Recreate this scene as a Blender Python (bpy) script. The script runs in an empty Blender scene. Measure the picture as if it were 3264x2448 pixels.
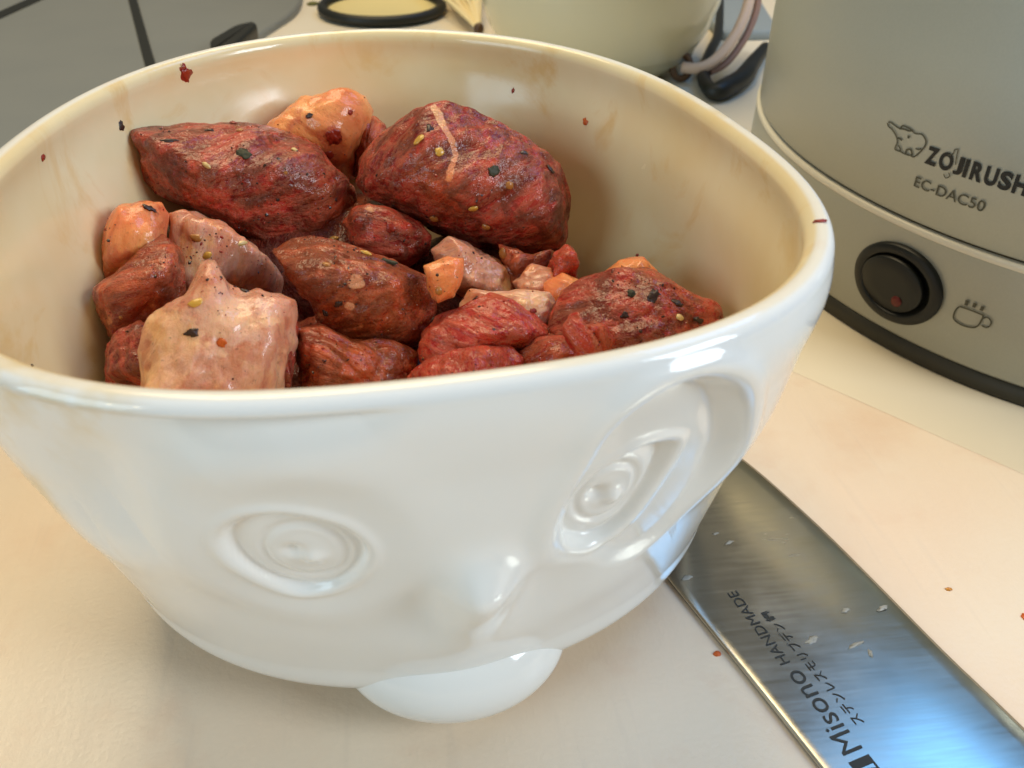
import bpy, bmesh, math, random
import numpy as np
from mathutils import Vector, Matrix
from mathutils.bvhtree import BVHTree
random.seed(7); rng = np.random.RandomState(11)
MM = 0.001
scene = bpy.context.scene
col = scene.collection

# ------------------------------------------------------------------ camera
FPX, PCX, PCY = 2900.0, 1632.0, 1224.0            # focal length and centre in pixels of the 3264-wide photograph
CAM = np.array([0.0, -147.77, 141.95])            # millimetres
yaw, pitch, roll = .1528, .61629, .011825
_cy, _sy, _cp, _sp = math.cos(yaw), math.sin(yaw), math.cos(pitch), math.sin(pitch)
FW = np.array([_sy*_cp, _cy*_cp, -_sp]); _r = np.array([_cy, -_sy, 0.]); _u = np.cross(_r, FW)
RT = math.cos(roll)*_r + math.sin(roll)*_u; UP = -math.sin(roll)*_r + math.cos(roll)*_u
cd = bpy.data.cameras.new('camera'); cam = bpy.data.objects.new('camera', cd); col.objects.link(cam)
cam.matrix_world = Matrix(((RT[0], UP[0], -FW[0], CAM[0]*MM), (RT[1], UP[1], -FW[1], CAM[1]*MM), (RT[2], UP[2], -FW[2], CAM[2]*MM), (0, 0, 0, 1)))
cd.sensor_width = 36; cd.lens = 36*FPX/3264; cd.clip_start = .005; cd.clip_end = 50
cd.dof.use_dof = True; cd.dof.focus_distance = .182; cd.dof.aperture_fstop = 34
scene.camera = cam

# ------------------------------------------------------------------ world, lamps, exposure
w = bpy.data.worlds.new('World'); scene.world = w; w.use_nodes = True
w.node_tree.nodes['Background'].inputs[0].default_value = (.36, .36, .32, 1)
w.node_tree.nodes['Background'].inputs[1].default_value = .40
def area(name, loc, target, sx, sy, power, color):
    l = bpy.data.lights.new(name, 'AREA'); l.shape = 'RECTANGLE'; l.size = sx; l.size_y = sy; l.energy = power; l.color = color
    o = bpy.data.objects.new(name, l); col.objects.link(o); o.location = loc
    o.rotation_euler = (Vector(target)-Vector(loc)).to_track_quat('-Z', 'Y').to_euler(); return o
area('sky_window_light', (.97, .37, 1.46), (.08, -.05, 0), .78, .62, 7.5, (.14, .44, 1.0))
area('side_window_light', (.95, -.60, .62), (0, 0, .05), .42, .50, 10.0, (.82, .92, 1.0))
area('room_light', (-1.20, -.66, .58), (0, 0, .05), .8, .7, 8.6, (.64, .86, 1.0))
area('ceiling_light', (-.10, .60, 1.25), (.02, .05, 0), .80, .70, 15, (1.0, .80, .49))
def bulb(name, loc, power):
    l = bpy.data.lights.new(name, 'POINT'); l.energy = power; l.color = (1, .78, .45); l.shadow_soft_size = .018
    o = bpy.data.objects.new(name, l); col.objects.link(o); o.location = loc
bulb('lamp_bulb', (-1.00, -.78, .72), .7); bulb('lamp_bulb', (-.90, -.88, .74), .7)
scene.view_settings.view_transform = 'Standard'; scene.view_settings.look = 'None'
scene.view_settings.exposure = 0.0; scene.view_settings.gamma = 1
try: scene.cycles.max_bounces = 10; scene.cycles.caustics_reflective = False; scene.cycles.caustics_refractive = False
except Exception: pass

# ------------------------------------------------------------------ geometry helpers (millimetres)
def ray(P):
    P = np.atleast_2d(np.array(P, float))
    return (P[:, 0:1]-PCX)/FPX*RT - (P[:, 1:2]-PCY)/FPX*UP + FW
def on_z(P, z):
    d = ray(P); return CAM + ((z-CAM[2])/d[:, 2:])*d
def on_y(P, y):
    d = ray(P); return CAM + ((y-CAM[1])/d[:, 1:2])*d
D2 = 3264/2212.
def disp(L): return [(x*D2, y*D2) for x, y in L]

def mk(name, V, Fc, mat=None, parent=None, smooth=True, **props):
    me = bpy.data.meshes.new(name); me.from_pydata((np.asarray(V, float)*MM).tolist(), [], [tuple(int(i) for i in f) for f in Fc]); me.update()
    if smooth: me.polygons.foreach_set('use_smooth', [True]*len(me.polygons))
    o = bpy.data.objects.new(name, me); col.objects.link(o)
    if mat: me.materials.append(mat)
    if parent: o.parent = parent
    for k, v in props.items(): o[k] = v
    return o
def thing(name, label, cat, group=None, loc=(0, 0, 0)):
    o = bpy.data.objects.new(name, None); col.objects.link(o); o['label'] = label; o['category'] = cat
    o.empty_display_size = .02
    if group: o['group'] = group
    return o
def tag(o, label, cat, group=None):
    o['label'] = label; o['category'] = cat
    if group: o['group'] = group
    return o
def grid_faces(nu, nv, closed_u=True):
    F_ = []
    for j in range(nv-1):
        for i in range(nu if closed_u else nu-1):
            a = j*nu+i; b = j*nu+(i+1) % nu
            F_.append((a, b, b+nu, a+nu))
    return F_
def tube(path, r, n=10, closed=False):
    P = np.array(path, float); m = len(P); rr = np.broadcast_to(np.asarray(r, float), (m,))
    V = []; T = np.gradient(P, axis=0)
    if closed: T = np.roll(P, -1, 0)-np.roll(P, 1, 0)
    ref = np.array([0, 0, 1.])
    for p, t, q in zip(P, T, rr):
        t = t/np.linalg.norm(t); a = np.cross(t, ref)
        if np.linalg.norm(a) < 1e-3: a = np.array([1., 0, 0])
        a /= np.linalg.norm(a); b = np.cross(t, a)
        for k in range(n):
            g = 2*math.pi*k/n; V.append(p+q*(math.cos(g)*a+math.sin(g)*b))
    F_ = []
    for j in range(m if closed else m-1):
        for k in range(n):
            j2 = (j+1) % m
            F_.append((j*n+k, j*n+(k+1) % n, j2*n+(k+1) % n, j2*n+k))
    if not closed: F_ += [tuple(range(n))[::-1], tuple((m-1)*n+k for k in range(n))]
    return V, F_
def smooth_path(P, n=8):
    P = np.array(P, float); Q = np.vstack([2*P[0]-P[1], P, 2*P[-1]-P[-2]]); out = []
    for i in range(1, len(Q)-2):
        for t in np.linspace(0, 1, n, endpoint=False):
            out.append(.5*((2*Q[i])+(-Q[i-1]+Q[i+1])*t+(2*Q[i-1]-5*Q[i]+4*Q[i+1]-Q[i+2])*t*t+(-Q[i-1]+3*Q[i]-3*Q[i+1]+Q[i+2])*t**3))
    out.append(P[-1]); return np.array(out)
def join(parts):
    V = []; F_ = []
    for v, f in parts:
        n = len(V); V += [list(x) for x in v]; F_ += [tuple(i+n for i in q) for q in f]
    return V, F_
def prism(poly, z0, z1, bevel=0.0, seg=3):
    """poly: CCW outline; slab from z0 to z1, top edge rounded by bevel"""
    P = np.array(poly, float); n = len(P)
    e = np.roll(P, -1, 0)-P; nn = np.stack([e[:, 1], -e[:, 0]], 1); nn /= np.linalg.norm(nn, axis=1)[:, None]
    vn = nn+np.roll(nn, 1, 0); vn /= (np.linalg.norm(vn, axis=1)**2/2)[:, None]
    rings = [(0, z0), (0, z1-bevel)]
    if bevel: rings += [(bevel*(1-math.cos(a)), z1-bevel+bevel*math.sin(a)) for a in np.linspace(0, math.pi/2, seg+1)[1:]]
    V = []
    for off, z in rings:
        for p, q in zip(P, vn): V.append((p[0]-q[0]*off, p[1]-q[1]*off, z))
    F_ = []
    for j in range(len(rings)-1):
        for i in range(n): a = j*n+i; b = j*n+(i+1) % n; F_.append((a, b, b+n, a+n))
    F_.append(tuple(range(n))[::-1]); F_.append(tuple((len(rings)-1)*n+i for i in range(n)))
    return V, F_

# value noise, vectorised
_perm = rng.randint(0, 2**31-1, 4096).astype(np.float64)/(2**31-1)
def vnoise(P, seed=0):
    P = np.asarray(P, float)+seed*17.31; i = np.floor(P).astype(np.int64); f = P-i; f = f*f*f*(f*(f*6-15)+10)
    def h(a, b, c): return _perm[(a*73856093 ^ b*19349663 ^ c*83492791) & 4095]
    x, y, z = i[..., 0], i[..., 1], i[..., 2]; fx, fy, fz = f[..., 0], f[..., 1], f[..., 2]
    def lx(b, c): return h(x, b, c)*(1-fx)+h(x+1, b, c)*fx
    def ly(c): return lx(y, c)*(1-fy)+lx(y+1, c)*fy
    return (ly(z)*(1-fz)+ly(z+1)*fz)*2-1
def fbm(P, o=3, seed=0):
    s = 0; a = 1.; n = 0
    for k in range(o): s = s+a*vnoise(P*2.0**k, seed+k); n += a; a *= .5
    return s/n

# ------------------------------------------------------------------ materials
def mat(name, base=(.5, .5, .5), rough=.5, metal=0, ior=1.45, coat=0, sss=0, sssr=(1, .3, .15), sscale=.004, emit=None):
    m = bpy.data.materials.new(name); m.use_nodes = True; b = m.node_tree.nodes['Principled BSDF']
    b.inputs['Base Color'].default_value = (*base, 1); b.inputs['Roughness'].default_value = rough; b.inputs['Metallic'].default_value = metal
    b.inputs['IOR'].default_value = ior; b.inputs['Coat Weight'].default_value = coat; b.inputs['Coat Roughness'].default_value = .12
    if sss:
        b.inputs['Subsurface Weight'].default_value = sss; b.inputs['Subsurface Radius'].default_value = sssr; b.inputs['Subsurface Scale'].default_value = sscale
    if emit: b.inputs['Emission Color'].default_value = (*emit, 1); b.inputs['Emission Strength'].default_value = 1
    return m
class NT:
    def __init__(s, m): s.t = m.node_tree; s.b = s.t.nodes['Principled BSDF']; s.tc = s.n('ShaderNodeTexCoord').outputs['Object']
    def n(s, k, **kw):
        x = s.t.nodes.new(k)
        for a, v in kw.items(): setattr(x, a, v)
        return x
    def l(s, a, b): s.t.links.new(a, b)
    def noise(s, scale, detail=3, rough=.55, vec=None, dist=0):
        x = s.n('ShaderNodeTexNoise'); x.inputs['Scale'].default_value = scale; x.inputs['Detail'].default_value = detail; x.inputs['Roughness'].default_value = rough
        x.inputs['Distortion'].default_value = dist; s.l(vec or s.tc, x.inputs['Vector']); return x.outputs['Fac']
    def ramp(s, f, a, b, ca=(0, 0, 0), cb=(1, 1, 1)):
        x = s.n('ShaderNodeValToRGB'); x.color_ramp.elements[0].position = a; x.color_ramp.elements[1].position = b
        x.color_ramp.elements[0].color = (*ca, 1); x.color_ramp.elements[1].color = (*cb, 1); s.l(f, x.inputs[0]); return x.outputs[0]
    def mix(s, f, a, b, mode='MIX'):
        x = s.n('ShaderNodeMix', data_type='RGBA', blend_type=mode)
        if isinstance(f, (int, float)): x.inputs[0].default_value = f
        else: s.l(f, x.inputs[0])
        for v, k in ((a, 6), (b, 7)):
            if isinstance(v, tuple): x.inputs[k].default_value = (*v, 1)
            else: s.l(v, x.inputs[k])
        return x.outputs[2]
    def math(s, op, a, b=0.0, c=None):
        x = s.n('ShaderNodeMath', operation=op)
        for v, k in ((a, 0), (b, 1), (c, 2)):
            if v is None: continue
            if isinstance(v, (int, float)): x.inputs[k].default_value = v
            else: s.l(v, x.inputs[k])
        return x.outputs[0]
    def mapping(s, scale=(1, 1, 1), rot=(0, 0, 0), loc=(0, 0, 0)):
        x = s.n('ShaderNodeMapping'); x.inputs['Scale'].default_value = scale; x.inputs['Rotation'].default_value = rot; x.inputs['Location'].default_value = loc
        s.l(s.tc, x.inputs['Vector']); return x.outputs[0]
    def bump(s, h, strength, dist):
        x = s.n('ShaderNodeBump'); x.inputs['Strength'].default_value = strength; x.inputs['Distance'].default_value = dist; s.l(h, x.inputs['Height'])
        s.l(x.outputs[0], s.b.inputs['Normal']); return x
    def attr(s, name): return s.n('ShaderNodeAttribute', attribute_name=name).outputs['Fac']
    def base(s, c): s.l(c, s.b.inputs['Base Color'])
    def rough(s, c): s.l(c, s.b.inputs['Roughness'])

# porcelain; inner side mixes marinade stains with warm lamp glow put into colour
m_bowl = mat('glazed_porcelain', (.83, .83, .81), .09, ior=1.5, sss=.12, sssr=(1, .9, .8), sscale=.002)
T = NT(m_bowl); n1 = T.noise(28, 4); n2 = T.noise(75, 4)
film_glow = T.ramp(n1, .30, .72); inner = T.attr('inner')
c_in = T.mix(film_glow, (.84, .72, .46), (.78, .58, .28)); blot = T.ramp(T.noise(38, 5, .6, dist=1.5), .55, .70)
c_in = T.mix(T.math('MULTIPLY', blot, .55), c_in, (.72, .44, .13))
c_out = T.mix(T.math('MULTIPLY', T.attr('stain'), T.ramp(n2, .42, .62)), (.83, .83, .81), (.72, .56, .30))
T.base(T.mix(inner, c_out, c_in)); T.rough(T.mix(inner, (.07, .07, .07), T.ramp(n2, .3, .8, (.12,)*3, (.30,)*3)))
# cutting board
m_board = mat('plastic_board', (.7, .6, .5), .38)
T = NT(m_board); n1 = T.noise(14, 4); n2 = T.noise(60, 5); sc = T.noise(260, 3, vec=T.mapping((1, .06, 1), (0, 0, .5)))
c = T.mix(T.ramp(n1, .35, .7), (.78, .66, .51), (.78, .61, .45)); c = T.mix(T.math('MULTIPLY', T.ramp(n2, .58, .78), .30), c, (.66, .40, .26)); c = T.mix(T.math('MULTIPLY', T.ramp(T.noise(23, 5, .6, vec=T.mapping(loc=(.2, .4, 0))), .55, .75), .45), c, (.70, .47, .31)); c = T.mix(T.math('MULTIPLY', T.ramp(sc, .60, .72), .18), c, (.60, .50, .40))
T.base(c); T.rough(T.ramp(sc, .35, .75, (.30,)*3, (.50,)*3)); T.bump(T.math('ADD', sc, T.noise(900, 2)), .25, .0003)
m_counter = mat('worktop', (.62, .53, .33), .35); T = NT(m_counter); T.base(T.mix(T.noise(9, 4), (.80, .72, .57), (.75, .66, .50))); T.bump(T.noise(500, 2), .05, .0002)
m_enamel = mat('grey_enamel', (.27, .27, .235), .42); T = NT(m_enamel); T.base(T.mix(T.noise(20, 4), (.19, .195, .175), (.225, .225, .195))); T.bump(T.noise(700, 2), .08, .0002)
m_black = mat('black_rubber', (.010, .011, .008), .5)
m_blackgl = mat('black_plastic', (.005, .006, .004), .42)
m_machine = mat('silver_grey_plastic', (.36, .36, .29), .36, metal=.25); T = NT(m_machine); T.base(T.mix(T.noise(1500, 2), (.37, .375, .32), (.41, .415, .36))); T.bump(T.noise(2500, 1), .05, .0001)
m_lip_light = mat('lip_highlight', (.70, .66, .55), .3)  # pale tone paints the highlight along the lower body's lip
m_groove = mat('seam_shadow_gap', (.06, .045, .015), .6)
m_band = mat('dark_base_plastic', (.035, .033, .022), .5)
m_ink = mat('black_ink', (.012, .012, .01), .5); m_inkg = mat('grey_ink', (.07, .068, .045), .5)
m_etch = mat('etched_mark', (.02, .022, .02), .55)
m_red = mat('red_indicator', (.12, .008, .003), .4)
m_cream = mat('cream_enamel', (.60, .57, .42), .16, ior=1.5); T = NT(m_cream); T.base(T.mix(T.noise(6, 2), (.70, .66, .48), (.62, .58, .40)))
m_tan = mat('tan_cord', (.62, .44, .32), .5); m_brown = mat('brown_metal', (.09, .045, .02), .4)
m_straw = mat('straw', (.85, .70, .38), .5); m_yellow = mat('yellow_glaze', (.80, .66, .30), .3)
m_bluelit = mat('blue_lit_worktop', (.24, .28, .30), .7)  # bluish light on the worktop, put into a colour
# brushed knife steel
m_steel = mat('brushed_steel', (.50, .48, .42), .24, metal=1)
T = NT(m_steel); br = T.noise(900, 3, vec=T.mapping((.08, 1.0, 1), (0, 0, .25))); sm = T.noise(35, 4)
T.base(T.mix(sm, (.53, .50, .42), (.46, .43, .35))); T.rough(T.math('ADD', T.ramp(br, .3, .7, (.17,)*3, (.22,)*3), T.math('MULTIPLY', T.ramp(sm, .5, .75), .10))); T.bump(br, .035, .0001)
m_bevel = mat('ground_edge_steel', (.62, .60, .52), .22, metal=1)
m_wood = mat('dark_handle_wood', (.05, .03, .02), .4)

def meat_material(name, lean, pink, rub_c, fat_c, fat2, wet=.30, bmp=.8, sss=.32):
    m = mat(name, lean, .4, coat=.6, sss=sss, sssr=(1, .20, .10), sscale=.0026)
    T = NT(m); T.b.inputs['Coat Roughness'].default_value = .07; T.b.inputs['Specular IOR Level'].default_value = .22
    fib = T.n('ShaderNodeAttribute', attribute_name='fib').outputs['Vector']
    n0 = T.noise(85, 3, .5, dist=.6); n1 = T.noise(320, 4, .6); n2 = T.noise(1000, 3, .6); n3 = T.noise(140, 5, .62, dist=1.0); n4 = T.noise(60, 3, .5, vec=T.mapping(loc=(.3, .1, .7)))
    grain = T.noise(.9, 4, .65, vec=fib, dist=.25); band = T.noise(.28, 3, .55, vec=fib, dist=.3)
    c = T.mix(T.ramp(band, .42, .60), lean, pink)
    c = T.mix(T.math('MULTIPLY', T.ramp(grain, .50, .70), .24), c, tuple(.55*a for a in lean))
    c = T.mix(T.math('MULTIPLY', T.ramp(grain, .46, .28), .16), c, fat_c)
    c = T.mix(T.math('MULTIPLY', T.ramp(n4, .52, .68), .45), c, (.52, .10, .018))
    rub = T.math('MULTIPLY', T.ramp(T.math('ADD', n3, T.math('MULTIPLY', T.attr('rub'), .20)), .57, .70), .72)
    c = T.mix(rub, c, T.mix(T.ramp(n1, .4, .65), rub_c, tuple(1.9*a for a in rub_c)))
    fat = T.ramp(T.math('ADD', T.attr('fat'), T.math('MULTIPLY', T.math('SUBTRACT', n3, .5), .85)), .42, .56)
    fc = T.mix(T.ramp(n0, .40, .60), fat_c, fat2); fc = T.mix(T.math('MULTIPLY', T.ramp(n4, .50, .66), .65), fc, (.72, .20, .045)); fc = T.mix(T.math('MULTIPLY', T.ramp(n3, .58, .72), .35), fc, (.42, .10, .03))
    c = T.mix(fat, c, fc)
    c = T.mix(T.math('MULTIPLY', T.ramp(n2, .62, .70), .35), c, (.05, .008, .004))
    T.base(c); T.rough(T.ramp(n3, .35, .65, (wet,)*3, (.55,)*3))
    h = T.math('ADD', T.math('MULTIPLY', grain, 1.2), T.math('MULTIPLY', n2, .35)); h = T.math('ADD', h, T.math('MULTIPLY', n1, .7))
    T.bump(h, bmp, .0013)
    b2 = T.n('ShaderNodeBump'); b2.inputs['Strength'].default_value = bmp; b2.inputs['Distance'].default_value = .0008; T.l(T.math('ADD', n1, T.math('MULTIPLY', n2, .35)), b2.inputs['Height']); T.l(b2.outputs[0], T.b.inputs['Coat Normal'])
    return m
FAT, FAT2 = (.78, .38, .19), (.70, .27, .14)
m_lean = meat_material('raw_lean_meat', (.19, .008, .004), (.50, .040, .021), (.11, .018, .004), FAT, FAT2)
m_bed_shade = meat_material('shaded_bottom_meat', (.10, .008, .005), (.20, .022, .012), (.09, .018, .007), (.5, .2, .1), (.4, .15, .08), sss=.05)  # deeper tones paint the shade in the crevices between chunks
m_red_meat = meat_material('bright_red_meat', (.40, .014, .006), (.60, .055, .028), (.22, .024, .006), FAT, FAT2, .2)
m_rub = meat_material('spice_rubbed_meat', (.23, .017, .005), (.56, .09, .030), (.14, .026, .004), FAT, FAT2)
m_fat = meat_material('pale_fat_and_skin', (.58, .21, .12), (.68, .33, .22), (.52, .17, .055), (.88, .50, .26), (.70, .38, .28), .24, .30)
m_orange = meat_material('orange_stained_fat', (.60, .12, .045), (.76, .26, .11), (.45, .08, .02), (.92, .37, .12), (.88, .26, .10), .25, .35)
m_seed = mat('chili_seed', (.62, .34, .05), .35, coat=.4, sss=.2, sscale=.0008); m_seedp = mat('pale_chili_seed', (.66, .45, .17), .4, coat=.4)
m_seedd = mat('oiled_chili_seed', (.42, .16, .03), .35, coat=.4)
m_flake = mat('dark_spice_flake', (.035, .012, .006), .45, coat=.3); m_green = mat('dried_herb', (.035, .035, .014), .6)
m_redf = mat('red_chili_flake', (.30, .022, .008), .35, coat=.4); m_orf = mat('orange_chili_flake', (.55, .10, .01), .4)
m_spot = mat('orange_sauce_drop', (.55, .22, .02), .25, coat=.5); m_white = mat('fat_smear', (.34, .32, .27), .4)

# ------------------------------------------------------------------ setting
V, F_ = prism([(-700, -420), (900, -420), (900, 1500), (-700, 1500)], -40, -9)
mk('counter', V, F_, m_counter, smooth=False, kind='structure')
# cutting board: right edge runs (126,26)->(147,-1)
d = np.array([147-126., -1-26.]); d /= np.linalg.norm(d); n_in = np.array([d[1], -d[0]])
e0 = np.array([126., 26.]); c1 = e0-d*150; c2 = e0+d*330; c3 = c2+n_in*380; c4 = c1+n_in*380
def rounded(poly, r, seg=5):
    out = []; P = np.array(poly, float); n = len(P)
    for i in range(n):
        a = P[i-1]-P[i]; b = P[(i+1) % n]-P[i]; a /= np.linalg.norm(a); b /= np.linalg.norm(b)
        s, e = P[i]+a*r, P[i]+b*r
        for t in np.linspace(0, 1, seg+1): out.append((1-t)**2*s+2*t*(1-t)*P[i]+t*t*e)
    return out
poly = rounded([c1, c4, c3, c2], 14)
if sum(poly[i-1][0]*poly[i][1]-poly[i][0]*poly[i-1][1] for i in range(len(poly))) < 0: poly = poly[::-1]
V, F_ = prism(poly, -9, 0, bevel=2.2)
board = mk('cutting_board', V, F_, m_board, smooth=False); tag(board, 'large peach coloured plastic cutting board under the white bowl and the knife', 'cutting board')
board.data.polygons.foreach_set('use_smooth', [len(p.vertices) == 4 for p in board.data.polygons])

# ------------------------------------------------------------------ bowl
CO = [72.309, 0.94, 3.802, -4.783, -0.171, 0.414, -3.446, -1.208, -0.387, -0.278, 0.309]
RHO = [0.647, 0.714, 0.787, 0.817, 0.853, 0.896, 0.957, 0.99, 1.012, 1.0]
ZK = np.array([0, 6, 12, 20, 30, 42, 56, 70, 80, 85.])
def rim(th):
    r = CO[0]+0*th
    for k in range(1, 6): r = r+CO[2*k-1]*np.cos(k*th)+CO[2*k]*np.sin(k*th)
    return r
def cub(x, xk, yk):
    yk = np.array(yk); m = np.gradient(yk, xk); i = np.clip(np.searchsorted(xk, x)-1, 0, len(xk)-2); h = xk[i+1]-xk[i]; t = (x-xk[i])/h
    return (2*t**3-3*t**2+1)*yk[i]+(t**3-2*t*t+t)*h*m[i]+(-2*t**3+3*t*t)*yk[i+1]+(t**3-t*t)*h*m[i+1]
def rad(th, z):
    rho = cub(z, ZK, RHO); f = np.clip(z/11, 0, 1); f = f*f*(3-2*f); rho = rho*(.74+.26*f)
    ww = np.clip((z-5)/70, 0, 1); ww = ww*ww*(3-2*ww)
    low = 70+5.88*np.cos(th)+.367*np.sin(th)+4.733*np.cos(2*th)+2.352*np.sin(2*th)
    return rho*(ww*rim(th)+(1-ww)*low)
def sstep(a, b, x): t = np.clip((x-a)/(b-a), 0, 1); return t*t*(3-2*t)
def sdf(U, Wv, poly):
    """signed distance (negative inside) of points to a closed polygon"""
    P = np.array(poly, float); best = np.full(U.shape, 1e9); ins = np.zeros(U.shape, bool)
    for i in range(len(P)):
        a, b = P[i-1], P[i]; ab = b-a; t = np.clip(((U-a[0])*ab[0]+(Wv-a[1])*ab[1])/(ab@ab+1e-9), 0, 1)
        best = np.minimum(best, np.hypot(U-a[0]-t*ab[0], Wv-a[1]-t*ab[1]))
        c = (a[1] > Wv) != (b[1] > Wv)
        ins ^= c & (U < (b[0]-a[0])*(Wv-a[1])/((b[1]-a[1]) if b[1] != a[1] else 1e-9)+a[0])
    return np.where(ins, -best, best)
def uvp(L, th0): return smooth_closed([(math.radians(t-th0)*62, z) for t, z in L])
def smooth_closed(L, n=5):
    P = np.array(L, float); N = len(P); out = []
    for i in range(N):
        a, b, c, e = P[i-1], P[i], P[(i+1) % N], P[(i+2) % N]
        for t in np.linspace(0, 1, n, endpoint=False):
            out.append(.5*(2*b+(c-a)*t+(2*a-5*b+4*c-e)*t*t+(-a+3*b-3*c+e)*t**3))
    return out
LEYE = [(-108.7, 62.4), (-105.9, 66.4), (-102, 67.2), (-98.4, 65.4), (-96.2, 62.8), (-95.0, 58.6), (-96.5, 53.8), (-99.5, 50.0), (-103.3, 48.9), (-106.1, 51.5), (-108.3, 56.7)]
REYE = [(-59.4, 67.6), (-59.8, 62.3), (-61, 57.4), (-62.9, 51.9), (-65.4, 49.1), (-68.6, 49.6), (-71.2, 53.1), (-71, 60.6), (-69.4, 65.6), (-67.2, 68.2), (-64.5, 69.9), (-61.5, 69.6)]
SOCK = [(-71, 70.0), (-69.8, 75.1), (-67.5, 78.3), (-64.0, 80.3), (-60, 80.3), (-56.5, 78.0), (-52.8, 72.7), (-50.0, 66.3), (-48.5, 60), (-49, 52), (-52, 44), (-57, 40.0), (-62, 41.0), (-66.5, 45.0), (-71.5, 48.5), (-73.5, 56.0), (-73, 63)]
LSOCK = [(-113, 58), (-112.5, 68), (-108, 73), (-102, 74), (-95, 71), (-91, 64), (-91.5, 55), (-95, 47.5), (-101, 44), (-108, 46), (-112, 51)]
TEMPLE = [(-170, 90), (-86, 90), (-93, 81), (-101, 78.5), (-108, 73.5), (-114, 66), (-119, 57), (-128, 50), (-170, 44)]
def feature(th, z):
    dg = np.degrees(th); dsp = np.zeros(th.shape)
    def blk(t0, t1): return (dg > t0) & (dg < t1) & (z > 5)
    def eye(msk, th0, poly, ic, ir, s):
        U = np.radians(dg[msk]-th0)*62; W_ = z[msk]
        dd = sdf(U, W_, uvp(poly, th0))
        o = -1.35*s*sstep(.25, -1.0, dd)                        # eyeball lies deeper than the lids
        o += .30*s*np.exp(-((dd-.9)/.8)**2)                      # soft lid edge
        cu, cz = math.radians(ic[0]-th0)*62, ic[1]
        rr = np.hypot((U-cu)/ir[0], (W_-cz)/ir[1]); ins = sstep(-.2, -1.2, dd)
        o += ins*1.15*s*np.maximum(0, 1-(rr/1.75)**2)            # ball
        o -= ins*.42*s*np.exp(-((rr-.98)/.13)**2)                # iris groove
        o -= ins*.30*s*sstep(.98, .6, rr)
        o += ins*.60*s*np.exp(-(np.hypot(U-cu-.9, W_-cz+1.1)/1.3)**2)    # highlight bump
        o -= ins*.75*s*np.exp(-(np.hypot(U-cu+1.4, W_-cz-.5)/1.2)**2)    # pupil dent
        dsp[msk] += o
    m = blk(-125, -80); U = np.radians(dg[m]+102)*62
    dd = sdf(U, z[m], uvp(LSOCK, -102)); dsp[m] += -.7*sstep(2.5, -6, dd)+.4*np.exp(-((dd-3)/4)**2)
    m = blk(-175, -80); U = np.radians(dg[m]+102)*62; dd = sdf(U, z[m], [(math.radians(t+102)*62, q) for t, q in TEMPLE]); dsp[m] += -1.6*sstep(4, -11, dd)*sstep(-152, -122, dg[m])*2.4
    eye(blk(-118, -86), -102, [(-102.4+(t+102)*1.1, 57.6+(q-58)*1.05) for t, q in LEYE], (-101.6, 58.2), (4.9, 6.3), 1.2)
    m = blk(-85, -30); U = np.radians(dg[m]+63)*62
    dd = sdf(U, z[m], uvp(SOCK, -63)); low = sstep(44, 60, z[m])
    dsp[m] += -(1.3+2.0*low)*sstep(.5, -4.2+1.5*low, dd)+.8*low*np.exp(-((dd-1.6)/1.8)**2)
    eye(blk(-82, -48), -65.5, [(-64.3+(t+65.5)*1.1, 57.3+(q-59)*.88) for t, q in REYE], (-64.8, 58.0), (4.5, 5.6), 1.5)
    # nose, cheeks, upper lip and brow swell
    def lump(t0, z0, su, sz, h):
        U = np.radians(dg-t0)*62; return h*np.exp(-((U/su)**2+((z-z0)/sz)**2))
    Un = np.radians(dg+82.8)*62; dz = z-49.0; dsp += 6.4*np.exp(-((Un/np.where(Un < 0, 4.2, 6.0))**2+(dz/np.where(dz > 0, 5.8, 13.0))**2))+3.0*np.exp(-((Un/13)**2+((z-30)/13)**2))+lump(-82.0, 58, 5, 10, .6)
    dsp += lump(-62, 36, 10, 8, .9)+lump(-106, 33, 15, 11, .5)
    dsp += lump(-122, 68, 10, 14, -1.6)+lump(-100, 78, 30, 4, -.3)
    return dsp*sstep(85, 82, z)
NU = 1080
th = np.linspace(-math.pi, math.pi, NU, endpoint=False)
rows = []; inn = []
zo = np.concatenate([np.linspace(0, 6, 8), np.linspace(6.5, 82.6, 250)])
for z in [0.0]: rows.append(np.stack([30*np.cos(th), 30*np.sin(th), 0*th+1.5], -1)); inn.append(0)
for z in zo:
    zz = 0*th+z; r = rad(th, zz)+feature(th, zz); rows.append(np.stack([r*np.cos(th), r*np.sin(th), zz], -1)); inn.append(0)
THK = 4.4
ztop = 82.6; r0 = rad(th, 0*th+ztop)
for a in np.linspace(0, math.pi, 13)[1:]:
    rr = r0-THK/2+THK/2*math.cos(a); rows.append(np.stack([rr*np.cos(th), rr*np.sin(th), 0*th+ztop+2.4*math.sin(a)], -1)); inn.append(1 if a > 1.9 else (.4 if a > 1.3 else 0))
FLOOR = 9.0
for t in np.linspace(0, 1, 60)[1:]:
    z = ztop+(FLOOR-ztop)*t; zc = 0*th+max(z, 12); r = rad(th, zc); r = np.minimum(r-THK-.02*(ztop-z), r+feature(th, zc)-1.7)
    k = np.clip((z-FLOOR)/14, 0, 1); r = r*(1-(1-math.sqrt(1-(1-k)**2))*.35); rows.append(np.stack([r*np.cos(th), r*np.sin(th), 0*th+z], -1)); inn.append(1)
for s in (.75, .5, .25, .02): rr = rows[-1] if s == .75 else rows[-1]; pass
last = rows[-1].copy()
for s in (.75, .5, .25, .01):
    q = last.copy(); q[:, :2] *= s; q[:, 2] = FLOOR-1.0*(1-s); rows.append(q); inn.append(1)
V = np.concatenate(rows); F_ = grid_faces(NU, len(rows))
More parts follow.
